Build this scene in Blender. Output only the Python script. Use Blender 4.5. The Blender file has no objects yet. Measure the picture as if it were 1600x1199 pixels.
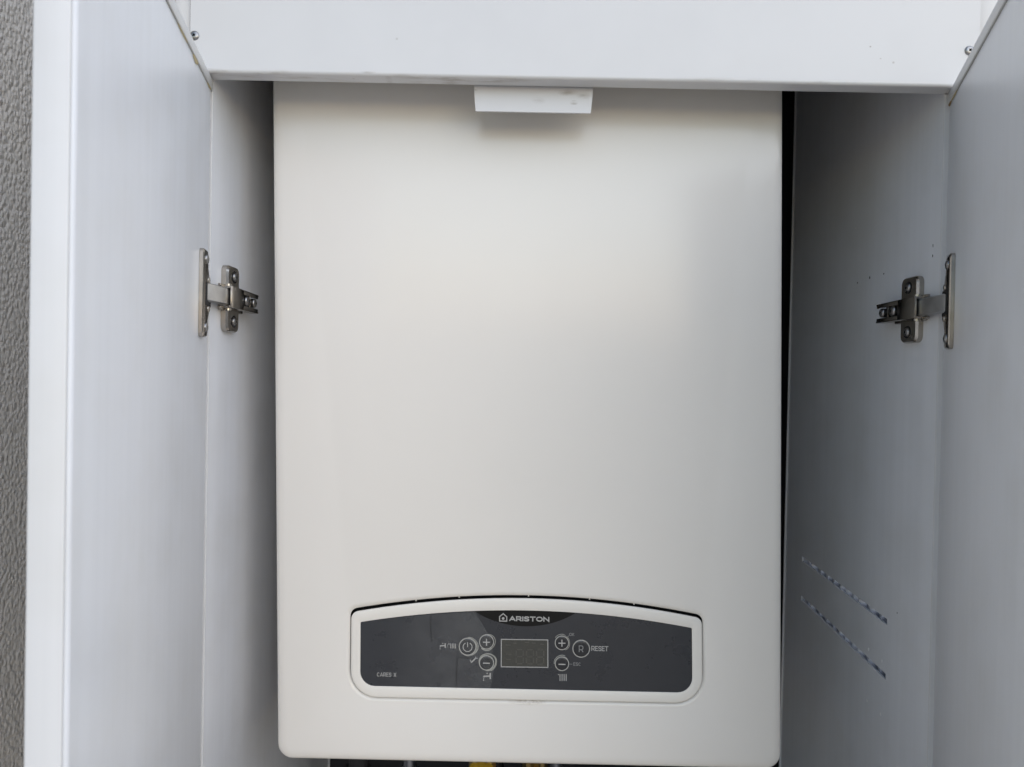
import bpy, bmesh, math, random
from mathutils import Vector, Matrix
random.seed(7)
R = math.radians
scene = bpy.context.scene
col = scene.collection

# ------------------------------------------------------------------ camera
H = 1.35                      # lens height above the terrace floor
FPX = 1109.0                  # focal length in photo pixels (1600 wide)
cam_d = bpy.data.cameras.new('camera')
cam = bpy.data.objects.new('camera', cam_d)
col.objects.link(cam)
cam_d.sensor_width = 36.0
cam_d.lens = 36.0 * FPX / 1600.0
cam_d.clip_start = 0.02
cam_d.clip_end = 500
CM = Matrix.Rotation(R(89.4), 4, 'X') @ Matrix.Rotation(R(1.12), 4, 'Z')
cam.matrix_world = Matrix.Translation((0, 0, H)) @ CM
cam_d.dof.use_dof = True
cam_d.dof.focus_distance = 0.55
cam_d.dof.aperture_fstop = 14
scene.camera = cam

# ------------------------------------------------------------------ sky, sun, exposure
SUN_AZ, SUN_EL = 34, 30   # azimuth to the right of the wall's outward normal; elevation
world = bpy.data.worlds.new('World')
scene.world = world
world.use_nodes = True
wn = world.node_tree
sky = wn.nodes.new('ShaderNodeTexSky')
sky.sky_type = 'NISHITA'
sky.sun_disc = False
sky.sun_elevation = R(SUN_EL)
sky.sun_rotation = R(180 - SUN_AZ)
sky.air_density = 1.25
sky.ozone_density = 0.0
sky.dust_density = 0.4
bg = wn.nodes['Background']
bg.inputs['Strength'].default_value = 0.11
wn.links.new(sky.outputs['Color'], bg.inputs['Color'])

sd = bpy.data.lights.new('sun', 'SUN')
sd.energy = 1.5
sd.angle = R(95)
sd.color = (0.88, 0.90, 1.0)
sun = bpy.data.objects.new('sun', sd)
col.objects.link(sun)
sdir = Vector((math.sin(R(SUN_AZ)) * math.cos(R(SUN_EL)),
               -math.cos(R(SUN_AZ)) * math.cos(R(SUN_EL)), math.sin(R(SUN_EL))))
sun.rotation_euler = sdir.to_track_quat('Z', 'Y').to_euler()
sun.location = sdir * 5

vs = scene.view_settings
vs.view_transform = 'Standard'
vs.look = 'None'
vs.gamma = 1
vs.use_curve_mapping = False
vs.exposure = 0.47

# ------------------------------------------------------------------ pixel -> place
M3 = CM.to_3x3()
def ray(x, y):
    return M3 @ Vector(((x - 800) / FPX, -(y - 599.5) / FPX, -1.0))
def P(x, y, Y):               # the point of a photo pixel on the plane at depth Y
    d = ray(x, y)
    return Vector((0, 0, H)) + d * (Y / d.y)
def PX(x, y, X):              # ... on the vertical plane at X
    d = ray(x, y)
    return Vector((0, 0, H)) + d * (X / d.x)

# ------------------------------------------------------------------ materials
def newmat(name):
    m = bpy.data.materials.new(name)
    m.use_nodes = True
    return m, m.node_tree.nodes, m.node_tree.links, m.node_tree.nodes['Principled BSDF']
def simple(name, c, rough=0.5, metal=0.0, spec=0.5):
    m, n, l, b = newmat(name)
    b.inputs['Base Color'].default_value = (*c, 1)
    b.inputs['Roughness'].default_value = rough
    b.inputs['Metallic'].default_value = metal
    b.inputs['Specular IOR Level'].default_value = spec
    return m
def mapped(n, l, scale):
    tc = n.new('ShaderNodeTexCoord')
    mp = n.new('ShaderNodeMapping')
    mp.inputs['Scale'].default_value = scale
    l.new(tc.outputs['Object'], mp.inputs['Vector'])
    return mp.outputs['Vector']
def noise(n, l, vec, scale, detail=3, rough=0.5):
    t = n.new('ShaderNodeTexNoise')
    t.inputs['Scale'].default_value = scale
    t.inputs['Detail'].default_value = detail
    t.inputs['Roughness'].default_value = rough
    l.new(vec, t.inputs['Vector'])
    return t.outputs['Fac']
def ramp(n, l, fac, stops):
    r = n.new('ShaderNodeValToRGB')
    while len(r.color_ramp.elements) < len(stops):
        r.color_ramp.elements.new(0.5)
    for e, (p, c) in zip(r.color_ramp.elements, stops):
        e.position = p
        e.color = (*c, 1)
    l.new(fac, r.inputs['Fac'])
    return r.outputs['Color']
def bump(n, l, b, h, strength, dist, prev=None):
    bp = n.new('ShaderNodeBump')
    bp.inputs['Strength'].default_value = strength
    bp.inputs['Distance'].default_value = dist
    l.new(h, bp.inputs['Height'])
    if prev is not None:
        l.new(prev, bp.inputs['Normal'])
    l.new(bp.outputs['Normal'], b.inputs['Normal'])
    return bp.outputs['Normal']

def pvc(name, tint=(0.805, 0.82, 0.855), streak=1.8, rough=0.32):
    # extruded white PVC: faint vertical draw lines and the telegraphing of the hidden webs
    m, n, l, b = newmat(name)
    v = mapped(n, l, (1, 1, 0.012))
    f1 = noise(n, l, v, 130, 4, 0.6)
    f2 = noise(n, l, v, 34, 2, 0.5)
    k = 0.955
    c = ramp(n, l, f1, [(0.3, tuple(t * k for t in tint)), (0.7, tint)])
    v2 = mapped(n, l, (1, 1, 1))
    smear = noise(n, l, v2, 14, 4, 0.6)
    mx = n.new('ShaderNodeMix'); mx.data_type = 'RGBA'; mx.blend_type = 'MULTIPLY'
    mx.inputs[0].default_value = 1.0
    l.new(c, mx.inputs[6])
    l.new(ramp(n, l, smear, [(0.30, (0.95, 0.945, 0.93)), (0.55, (1, 1, 1))]), mx.inputs[7])
    l.new(mx.outputs[2], b.inputs['Base Color'])
    rr = n.new('ShaderNodeMapRange')
    rr.inputs['To Min'].default_value = rough - 0.06
    rr.inputs['To Max'].default_value = rough + 0.14
    l.new(smear, rr.inputs['Value'])
    l.new(rr.outputs['Result'], b.inputs['Roughness'])
    nn = bump(n, l, b, f1, 0.10 * streak, 0.0008)
    bump(n, l, b, f2, 0.16 * streak, 0.0012, nn)
    return m

M = {}
M['pvc'] = pvc('white_pvc')
M['pvc_trim'] = pvc('white_pvc_trim', (0.705, 0.705, 0.71), 0.25, 0.38)
M['pvc_raw'] = pvc('cut_pvc', (0.55, 0.58, 0.66), 0.5, 0.5)

def valance_mat(name, smudges):
    m, n, l, b = newmat(name)
    v = mapped(n, l, (1, 1, 1))
    vh = mapped(n, l, (0.15, 1, 1))
    s = noise(n, l, v, 9, 4, 0.6)
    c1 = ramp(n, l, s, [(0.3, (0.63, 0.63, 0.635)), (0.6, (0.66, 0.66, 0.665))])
    # handling marks that gather on the lower lip
    tc = n.new('ShaderNodeTexCoord')
    sp = n.new('ShaderNodeSeparateXYZ')
    l.new(tc.outputs['Object'], sp.inputs['Vector'])
    lip = n.new('ShaderNodeMapRange')
    lip.inputs['From Min'].default_value = 0.0035
    lip.inputs['From Max'].default_value = 0.0008
    l.new(sp.outputs['Z'], lip.inputs['Value'])
    d = noise(n, l, vh, 120, 5, 0.7)
    dm = n.new('ShaderNodeMapRange')
    dm.inputs['From Min'].default_value = 0.50
    dm.inputs['From Max'].default_value = 0.66
    l.new(d, dm.inputs['Value'])
    big = noise(n, l, vh, 70, 2, 0.5)
    bm_ = n.new('ShaderNodeMapRange')
    bm_.inputs['From Min'].default_value = 0.47
    bm_.inputs['From Max'].default_value = 0.60
    l.new(big, bm_.inputs['Value'])
    mu = n.new('ShaderNodeMath'); mu.operation = 'MULTIPLY'
    l.new(lip.outputs['Result'], mu.inputs[0]); l.new(dm.outputs['Result'], mu.inputs[1])
    mu2 = n.new('ShaderNodeMath'); mu2.operation = 'MULTIPLY'
    l.new(mu.outputs[0], mu2.inputs[0]); l.new(bm_.outputs['Result'], mu2.inputs[1])
    mu3 = n.new('ShaderNodeMath'); mu3.operation = 'MULTIPLY'
    l.new(mu2.outputs[0], mu3.inputs[0]); mu3.inputs[1].default_value = 0.65
    mx = n.new('ShaderNodeMix'); mx.data_type = 'RGBA'
    l.new(mu3.outputs[0], mx.inputs[0])
    l.new(c1, mx.inputs[6]); mx.inputs[7].default_value = (0.33, 0.29, 0.24, 1)
    # few scattered specks
    vo = n.new('ShaderNodeTexVoronoi'); vo.inputs['Scale'].default_value = 38
    l.new(v, vo.inputs['Vector'])
    spk = n.new('ShaderNodeMapRange')
    spk.inputs['From Min'].default_value = 0.045; spk.inputs['From Max'].default_value = 0.02
    spk.inputs['To Max'].default_value = 0.35
    l.new(vo.outputs['Distance'], spk.inputs['Value'])
    mx2 = n.new('ShaderNodeMix'); mx2.data_type = 'RGBA'
    l.new(spk.outputs['Result'], mx2.inputs[0])
    l.new(mx.outputs[2], mx2.inputs[6]); mx2.inputs[7].default_value = (0.30, 0.28, 0.25, 1)
    cur = mx2.outputs[2]
    fine = noise(n, l, vh, 420, 4, 0.7)
    fm = n.new('ShaderNodeMapRange')
    fm.inputs['From Min'].default_value = 0.36; fm.inputs['From Max'].default_value = 0.60
    l.new(fine, fm.inputs['Value'])
    for (cx, cz, hx, hz, amt) in smudges:           # scuffs with a place and outline of their own
        mp = n.new('ShaderNodeMapping')
        mp.inputs['Location'].default_value = (-cx / hx, 0, -cz / hz)
        mp.inputs['Scale'].default_value = (1 / hx, 0, 1 / hz)
        l.new(tc.outputs['Object'], mp.inputs['Vector'])
        ln = n.new('ShaderNodeVectorMath'); ln.operation = 'LENGTH'
        l.new(mp.outputs['Vector'], ln.inputs[0])
        fl = n.new('ShaderNodeMapRange')
        fl.inputs['From Min'].default_value = 1.0; fl.inputs['From Max'].default_value = 0.2
        fl.inputs['To Max'].default_value = amt
        l.new(ln.outputs['Value'], fl.inputs['Value'])
        mm = n.new('ShaderNodeMath'); mm.operation = 'MULTIPLY'
        l.new(fl.outputs['Result'], mm.inputs[0]); l.new(fm.outputs['Result'], mm.inputs[1])
        mz = n.new('ShaderNodeMix'); mz.data_type = 'RGBA'
        l.new(mm.outputs[0], mz.inputs[0]); l.new(cur, mz.inputs[6])
        mz.inputs[7].default_value = (0.25, 0.21, 0.17, 1)
        cur = mz.outputs[2]
    l.new(cur, b.inputs['Base Color'])
    b.inputs['Roughness'].default_value = 0.36
    wob = noise(n, l, mapped(n, l, (1, 1, 1)), 5, 2)
    bump(n, l, b, wob, 0.10, 0.004)
    return m

def casing_mat():
    m, n, l, b = newmat('boiler_enamel')
    v = mapped(n, l, (1, 1, 1))
    s = noise(n, l, v, 6, 3, 0.5)
    c = ramp(n, l, s, [(0.3, (0.780, 0.747, 0.692)), (0.7, (0.800, 0.767, 0.712))])
    # brown smudge under the flap
    tc = n.new('ShaderNodeTexCoord')
    mp = n.new('ShaderNodeMapping')
    st = P(824, 1097, 0.538)
    mp.inputs['Location'].default_value = (-st.x * 62, 0, -st.z * 330)
    mp.inputs['Scale'].default_value = (62, 0, 330)
    l.new(tc.outputs['Object'], mp.inputs['Vector'])
    ln = n.new('ShaderNodeVectorMath'); ln.operation = 'LENGTH'
    l.new(mp.outputs['Vector'], ln.inputs[0])
    fall = n.new('ShaderNodeMapRange')
    fall.inputs['From Min'].default_value = 1.0; fall.inputs['From Max'].default_value = 0.25
    l.new(ln.outputs['Value'], fall.inputs['Value'])
    d = noise(n, l, v, 260, 4, 0.7)
    dm = n.new('ShaderNodeMapRange')
    dm.inputs['From Min'].default_value = 0.38; dm.inputs['From Max'].default_value = 0.62
    l.new(d, dm.inputs['Value'])
    mu = n.new('ShaderNodeMath'); mu.operation = 'MULTIPLY'
    l.new(fall.outputs['Result'], mu.inputs[0]); l.new(dm.outputs['Result'], mu.inputs[1])
    mu2 = n.new('ShaderNodeMath'); mu2.operation = 'MULTIPLY'
    l.new(mu.outputs[0], mu2.inputs[0]); mu2.inputs[1].default_value = 0.7
    mx = n.new('ShaderNodeMix'); mx.data_type = 'RGBA'
    l.new(mu2.outputs[0], mx.inputs[0]); l.new(c, mx.inputs[6])
    mx.inputs[7].default_value = (0.36, 0.28, 0.20, 1)
    l.new(mx.outputs[2], b.inputs['Base Color'])
    b.inputs['Roughness'].default_value = 0.20
    b.inputs['Specular IOR Level'].default_value = 0.6
    pe = noise(n, l, v, 900, 2, 0.5)           # orange peel
    nn = bump(n, l, b, pe, 0.05, 0.0003)
    wv = noise(n, l, v, 7, 1, 0.4)             # sheet-metal waviness
    bump(n, l, b, wv, 0.06, 0.006, nn)
    return m
M['casing'] = casing_mat()
M['bezel'] = simple('ivory_plastic', (0.78, 0.745, 0.68), 0.36)
M['dark'] = simple('cavity_shade', (0.012, 0.012, 0.012), 0.8)

def fascia_mat():
    m, n, l, b = newmat('charcoal_fascia')
    v = mapped(n, l, (1, 1, 1))
    s = noise(n, l, v, 45, 5, 0.65)
    l.new(ramp(n, l, s, [(0.3, (0.028, 0.030, 0.035)), (0.7, (0.033, 0.035, 0.040))]), b.inputs['Base Color'])
    rr = n.new('ShaderNodeMapRange')
    rr.inputs['To Min'].default_value = 0.25; rr.inputs['To Max'].default_value = 0.31
    l.new(s, rr.inputs['Value']); l.new(rr.outputs['Result'], b.inputs['Roughness'])
    return m
M['fascia'] = fascia_mat()
def film_mat():
    # worn clear protective film, a little milky; its pale fade imitates a reflection gradient
    m, n, l, b = newmat('clear_film')
    v = mapped(n, l, (1, 1, 1))
    s = noise(n, l, v, 55, 5, 0.7)
    b.inputs['Base Color'].default_value = (0.6, 0.6, 0.58, 1)
    b.inputs['Roughness'].default_value = 0.35
    rr = n.new('ShaderNodeMapRange')
    rr.inputs['From Min'].default_value = 0.3; rr.inputs['From Max'].default_value = 0.75
    rr.inputs['To Min'].default_value = 0.02; rr.inputs['To Max'].default_value = 0.10
    l.new(s, rr.inputs['Value'])
    tc = n.new('ShaderNodeTexCoord'); sp = n.new('ShaderNodeSeparateXYZ')
    l.new(tc.outputs['Object'], sp.inputs['Vector'])
    fd = n.new('ShaderNodeMapRange'); fd.interpolation_type = 'SMOOTHSTEP'
    fd.inputs['From Min'].default_value = P(585, 1010, 0.537).x; fd.inputs['From Max'].default_value = P(700, 1010, 0.537).x
    l.new(sp.outputs['X'], fd.inputs['Value'])
    mu = n.new('ShaderNodeMath'); mu.operation = 'MULTIPLY'
    l.new(rr.outputs['Result'], mu.inputs[0]); l.new(fd.outputs['Result'], mu.inputs[1])
    l.new(mu.outputs[0], b.inputs['Alpha'])
    bump(n, l, b, s, 0.08, 0.0004)
    return m
M['film'] = film_mat()
M['badge'] = simple('black_badge', (0.006, 0.006, 0.006), 0.30, 0.0, 0.25)
M['button'] = simple('button_membrane', (0.022, 0.023, 0.026), 0.22)
M['print'] = simple('silver_print', (0.40, 0.39, 0.37), 0.5)
M['print_dim'] = simple('dim_print', (0.23, 0.23, 0.225), 0.5)
M['ring'] = simple('button_ring', (0.37, 0.36, 0.33), 0.30)
M['wrinkle'] = simple('film_wrinkle', (0.33, 0.325, 0.29), 0.22)
M['crease'] = simple('film_crease', (0.016, 0.016, 0.017), 0.5)
M['lcd'] = simple('lcd_glass', (0.058, 0.057, 0.049), 0.22)
M['segment'] = simple('lcd_segment', (0.071, 0.069, 0.059), 0.3)

def steel(name, c, rough):
    m, n, l, b = newmat(name)
    v = mapped(n, l, (1, 1, 1))
    s = noise(n, l, v, 90, 3, 0.5)
    l.new(ramp(n, l, s, [(0.3, tuple(x * 0.80 for x in c)), (0.65, c)]), b.inputs['Base Color'])
    b.inputs['Metallic'].default_value = 1.0
    rr = n.new('ShaderNodeMapRange')
    rr.inputs['To Min'].default_value = rough - 0.1; rr.inputs['To Max'].default_value = rough + 0.2
    l.new(s, rr.inputs['Value']); l.new(rr.outputs['Result'], b.inputs['Roughness'])
    bump(n, l, b, s, 0.05, 0.0004)
    return m
M['nickel'] = steel('nickel_steel', (0.46, 0.425, 0.38), 0.17)
M['zinc'] = steel('zinc_screw', (0.34, 0.335, 0.33), 0.24)
M['arm'] = steel('bright_steel', (0.60, 0.60, 0.60), 0.30)
M['recess'] = simple('screw_recess', (0.01, 0.01, 0.01), 0.7)
M['glue'] = simple('yellowed_glue', (0.48, 0.40, 0.22), 0.45)
M['rust'] = simple('rust_brown_sealant', (0.30, 0.19, 0.08), 0.6)
M['seal'] = simple('grey_joint', (0.20, 0.195, 0.19), 0.7)
M['board'] = simple('interior_shade_black', (0.014, 0.015, 0.019), 0.7)  # near-black colour stands in for the shade inside the cabinet
M['gap_shade'] = simple('gap_shade_brown', (0.16, 0.14, 0.12), 0.8)
M['sealant'] = simple('pale_sealant', (0.40, 0.395, 0.38), 0.6)
M['fleck_dark'] = simple('dark_fleck', (0.05, 0.05, 0.05), 0.7)
M['fleck_glint'] = simple('painted_glint_fleck', (0.95, 0.95, 0.95), 0.3)
M['yellow'] = simple('yellow_lever', (0.75, 0.48, 0.03), 0.4)
M['red'] = simple('red_lever', (0.25, 0.012, 0.012), 0.4)
M['brass'] = simple('brass', (0.60, 0.45, 0.20), 0.35, 1.0)
M['hose'] = steel('braided_hose', (0.40, 0.41, 0.45), 0.4)
M['copper'] = simple('copper', (0.55, 0.25, 0.14), 0.35, 1.0)
M['pipe_shade'] = simple('pipe_shade_black', (0.018, 0.018, 0.02), 0.8)  # black colour stands in for the shade under the boiler

def stucco_mat():
    m, n, l, b = newmat('grey_brown_stucco')
    v = mapped(n, l, (1.0, 1.0, 0.75))
    a = noise(n, l, v, 230, 4, 0.6)
    vo = n.new('ShaderNodeTexVoronoi'); vo.feature = 'SMOOTH_F1'
    vo.inputs['Scale'].default_value = 260; vo.inputs['Smoothness'].default_value = 0.6
    l.new(v, vo.inputs['Vector'])
    l.new(ramp(n, l, a, [(0.3, (0.46, 0.44, 0.41)), (0.7, (0.57, 0.55, 0.52))]), b.inputs['Base Color'])
    b.inputs['Roughness'].default_value = 0.42
    ad = n.new('ShaderNodeMath'); ad.operation = 'SUBTRACT'
    l.new(a, ad.inputs[0]); l.new(vo.outputs['Distance'], ad.inputs[1])
    bump(n, l, b, ad.outputs[0], 0.8, 0.004)
    return m
M['stucco'] = stucco_mat()
def floor_mat():
    m, n, l, b = newmat('terrace_floor')
    v = mapped(n, l, (1, 1, 1))
    s = noise(n, l, v, 3, 5, 0.6)
    l.new(ramp(n, l, s, [(0.3, (0.52, 0.41, 0.30)), (0.7, (0.60, 0.48, 0.36))]), b.inputs['Base Color'])
    b.inputs['Roughness'].default_value = 0.7
    return m
M['floor'] = floor_mat()

# ------------------------------------------------------------------ mesh helpers
def link(name, me, mat, parent=None, smooth=False):
    o = bpy.data.objects.new(name, me)
    col.objects.link(o)
    for mm in (mat if isinstance(mat, (list, tuple)) else [mat]):
        me.materials.append(mm)
    if smooth:
        for p in me.polygons:
            p.use_smooth = True
        try:
            me.set_sharp_from_angle(angle=R(38))
        except Exception:
            pass
    if parent is not None:
        o.parent = parent
        o.matrix_parent_inverse = Matrix.Identity(4)
    return o
def from_bm(name, bm, mat, parent=None, smooth=False, origin=None):
    bmesh.ops.recalc_face_normals(bm, faces=bm.faces[:])
    me = bpy.data.meshes.new(name)
    bm.to_mesh(me)
    bm.free()
    return link(name, me, mat, parent, smooth)
def empty(name, loc=(0, 0, 0)):
    o = bpy.data.objects.new(name, None)
    o.empty_display_size = 0.05
    col.objects.link(o)
    o.location = loc
    return o
def tag(o, label=None, cat=None, group=None, kind=None):
    if label: o['label'] = label
    if cat: o['category'] = cat
    if group: o['group'] = group
    if kind: o['kind'] = kind
    return o
def hexa(bm, pts, mi=0):
    # pts: 8 corners, bottom four then top four, same order
    vs_ = [bm.verts.new(p) for p in pts]
    fs = []
    for f in ((0, 3, 2, 1), (4, 5, 6, 7), (0, 1, 5, 4), (1, 2, 6, 5), (2, 3, 7, 6), (3, 0, 4, 7)):
        fc = bm.faces.new([vs_[i] for i in f]); fc.material_index = mi; fs.append(fc)
    return vs_, fs
def box(bm, x0, x1, y0, y1, z0, z1, fn=None, mi=0, bev=0.0, seg=2):
    fn = fn or (lambda a, b, c: (a, b, c))
    pts = [fn(a, b, c) for c in (z0, z1) for a, b in ((x0, y0), (x1, y0), (x1, y1), (x0, y1))]
    vs_, fs = hexa(bm, pts, mi)
    if bev > 0:
        es = list({e for f in fs for e in f.edges})
        bmesh.ops.bevel(bm, geom=es, offset=bev, segments=seg, profile=0.5, affect='EDGES', clamp_overlap=True)
def cyl(bm, a, b, r0, r1=None, n=20, mi=0, cap=True):
    a, b = Vector(a), Vector(b)
    r1 = r0 if r1 is None else r1
    d = (b - a).normalized()
    t = d.orthogonal().normalized()
    s = d.cross(t)
    ra = [bm.verts.new(a + (t * math.cos(k * math.tau / n) + s * math.sin(k * math.tau / n)) * r0) for k in range(n)]
    rb = [bm.verts.new(b + (t * math.cos(k * math.tau / n) + s * math.sin(k * math.tau / n)) * r1) for k in range(n)]
    for k in range(n):
        bm.faces.new([ra[k], ra[(k + 1) % n], rb[(k + 1) % n], rb[k]]).material_index = mi
    if cap:
        bm.faces.new(ra).material_index = mi
        bm.faces.new(rb).material_index = mi
def round_poly(cs, seg=6):
    out = []
    n = len(cs)
    for i, (x, y, r) in enumerate(cs):
        if r <= 0:
            out.append((x, y)); continue
        p = Vector((x, y)); a = Vector(cs[i - 1][:2]); b = Vector(cs[(i + 1) % n][:2])
        u = (a - p).normalized(); v = (b - p).normalized()
        ang = u.angle(v)
        t = r / math.tan(ang / 2)
        c = p + (u + v).normalized() * (r / math.sin(ang / 2))
        s0 = p + u * t - c; s1 = p + v * t - c
        a0 = math.atan2(s0.y, s0.x); a1 = math.atan2(s1.y, s1.x)
        da = (a1 - a0 + math.pi) % math.tau - math.pi
        for k in range(seg + 1):
            th = a0 + da * k / seg
            out.append((c.x + r * math.cos(th), c.y + r * math.sin(th)))
    return out
def bridge(bm, A, B):
    n = len(A)
    for k in range(n):
        bm.faces.new([A[k], A[(k + 1) % n], B[(k + 1) % n], B[k]])

# ------------------------------------------------------------------ the setting
YF = 0.500                       # front edge of the cabinet sides
YB = 0.538                       # boiler front
YW = 0.870                       # wall the cabinet hangs on
XL = P(326.5, 600, YF).x
XR = P(1463.5, 600, YF).x
ZV = P(872, 123.5, 0.487).z      # lower edge of the valance
T = 0.013                        # panel thickness
ZBOT = 0.86
XSW = -0.47                      # stucco return wall beside the glue-stained door
ZTOP = ZV + 0.20

bm = bmesh.new()
box(bm, -3.5, 3.5, YW, YW + 0.2, 0.0, 3.0)
tag(from_bm('wall', bm, M['stucco']), kind='structure')
bm = bmesh.new()
box(bm, XSW - 0.2, XSW, 0.25, YW, 0.0, 3.0)
tag(from_bm('side_wall', bm, M['stucco']), kind='structure')
bm = bmesh.new()
g = [bm.verts.new(p) for p in ((-30, -30, 0), (30, -30, 0), (30, YW + 0.1, 0), (-30, YW + 0.1, 0))]
bm.faces.new(g)
tag(from_bm('ground', bm, M['floor']), kind='structure')

# ------------------------------------------------------------------ cabinet
cab = tag(empty('cabinet', ((XL + XR) / 2, YW, ZBOT)),
          'white plastic wall cabinet with both doors swung open around the boiler', 'cabinet')
CABI = Matrix.Translation(cab.location).inverted()
def cpart(name, bm, mat, parent=None, smooth=False, origin=None):
    """mesh given in world coordinates, parented to the cabinet (or to one of its parts)"""
    par = parent or cab
    off = Vector(origin) if origin is not None else Vector((0, 0, 0))
    bmesh.ops.translate(bm, verts=bm.verts[:], vec=-off)
    o = from_bm(name, bm, mat, par, smooth)
    pl = Vector((0, 0, 0))
    q = par
    while q is not None:
        pl += q.location; q = q.parent
    o.location = off - pl
    return o

def side_panel(sgn, XI, yend, slots):
    # hollow panel: inner skin, webs, outer skin; slots = [((Y,z) start, (Y,z) end)]
    t = 0.0016
    zs = [(ZBOT, ZBOT)]
    for (ya, za), (yb, zb) in sorted(slots, key=lambda q: q[0][1]):
        w = 0.0024
        zs.append((za - w, zb - w)); zs.append((za + w, zb + w))
    zs.append((ZTOP, ZTOP))
    if slots:
        y0 = slots[0][1][0]; y1 = slots[0][0][0]
        ys = [YF, y0, y1, yend]
    else:
        ys = [YF, yend]
    def zat(i, y):
        za, zb = zs[i]
        if not slots: return za
        f = (y - y1) / (y0 - y1)
        f = min(max(f, -0.1), 1.1)
        return za + (zb - za) * f
    def skin(bm, X):
        grid = [[bm.verts.new((X, y, zat(i, y))) for y in ys] for i in range(len(zs))]
        fs = []
        for i in range(len(zs) - 1):
            for j in range(len(ys) - 1):
                if slots and j == 1 and i % 2 == 1:
                    continue
                fs.append(bm.faces.new([grid[i][j], grid[i][j + 1], grid[i + 1][j + 1], grid[i + 1][j]]))
        r = bmesh.ops.extrude_face_region(bm, geom=fs)
        nv = [e for e in r['geom'] if isinstance(e, bmesh.types.BMVert)]
        bmesh.ops.translate(bm, verts=nv, vec=(-sgn * t, 0, 0))
    bm = bmesh.new()
    skin(bm, XI)
    p = cpart('side_panel', bm, M['pvc'], origin=(XI, YF, ZBOT))
    bm = bmesh.new()
    skin(bm, XI - sgn * (T - t))
    cpart('outer_skin', bm, M['pvc'], p)
    bm = bmesh.new()
    k = YF + 0.013
    while k < yend - 0.004:
        xa, xb = sorted((XI - sgn * (t + random.uniform(0.0001, 0.0060)), XI - sgn * (T - t - 0.0001)))
        box(bm, xa, xb, k, k + random.uniform(0.0010, 0.0040), ZBOT, ZTOP)
        k += random.uniform(0.009, 0.017)
    cpart('chamber_web', bm, M['pvc_raw'], p)
    # glued-on front edge band and the pale rear edge
    bm = bmesh.new()
    xa, xb = sorted((XI + sgn * 0.0002, XI - sgn * T))
    box(bm, xa, xb, YF - 0.0012, YF - 0.0001, ZBOT, ZV - 0.0006, bev=0.0003, seg=1)
    cpart('edge_band', bm, M['pvc_trim'], p)
    bm = bmesh.new()
    xa, xb = sorted((XI + sgn * 0.0014, XI - sgn * T))
    box(bm, xa, xb, yend + 0.0001, yend + 0.0022, ZBOT, ZTOP, bev=0.0004, seg=1)
    cpart('rear_edge', bm, M['pvc_trim'], p)
    return p
s1 = (PX(1252, 872, XR), PX(1387, 973, XR))
s2 = (PX(1252, 934, XR), PX(1384, 1058, XR))
YE_R = PX(1234, 600, XR).y
YE_L = 0.855
panel_l = side_panel(1, XL, YE_L, [])
panel_r = side_panel(-1, XR, YE_R, [((q[0].y, q[0].z), (q[1].y, q[1].z)) for q in (s2, s1)])
# black filler, added to keep light out, between the right-hand side and the wall
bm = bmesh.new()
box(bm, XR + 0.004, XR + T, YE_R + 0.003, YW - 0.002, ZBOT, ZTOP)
cpart('gap_light_stop', bm, M['board'])
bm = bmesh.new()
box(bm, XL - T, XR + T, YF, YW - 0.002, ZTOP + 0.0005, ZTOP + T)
cpart('light_block_top', bm, M['pvc'])  # unseen lid, added to block light from above
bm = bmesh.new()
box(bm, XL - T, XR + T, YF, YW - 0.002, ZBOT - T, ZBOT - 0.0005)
cpart('light_block_bottom', bm, M['board'])  # unseen bottom added to cut light from below, coloured near-black as shade
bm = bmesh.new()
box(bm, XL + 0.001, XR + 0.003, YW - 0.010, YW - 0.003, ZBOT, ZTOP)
cpart('shade_backing', bm, M['board'])  # black sheet added where the cabinet's back lies in shade
# flecks and near-white specks painted as light glints on the right-hand side panel
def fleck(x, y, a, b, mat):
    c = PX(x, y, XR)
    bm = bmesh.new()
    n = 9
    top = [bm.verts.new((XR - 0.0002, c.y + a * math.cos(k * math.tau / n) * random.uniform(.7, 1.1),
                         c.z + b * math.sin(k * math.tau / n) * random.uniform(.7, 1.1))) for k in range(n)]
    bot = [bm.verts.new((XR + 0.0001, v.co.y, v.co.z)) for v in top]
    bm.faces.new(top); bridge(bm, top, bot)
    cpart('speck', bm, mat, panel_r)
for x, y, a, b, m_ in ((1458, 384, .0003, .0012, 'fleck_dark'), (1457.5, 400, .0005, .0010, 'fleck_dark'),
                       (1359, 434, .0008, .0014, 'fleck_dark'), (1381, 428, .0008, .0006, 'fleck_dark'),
                       (1340, 442, .0008, .0008, 'fleck_dark'), (1337, 357, .0009, .0005, 'fleck_glint'),
                       (1357, 1015, .0010, .0014, 'fleck_glint'), (1378, 1033, .0010, .0014, 'fleck_glint'),
                       (1355, 1095, .0012, .0014, 'fleck_glint'), (1376, 1116, .0012, .0016, 'fleck_glint'),
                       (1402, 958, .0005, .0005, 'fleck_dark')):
    fleck(x, y, a, b, M[m_])

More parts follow.
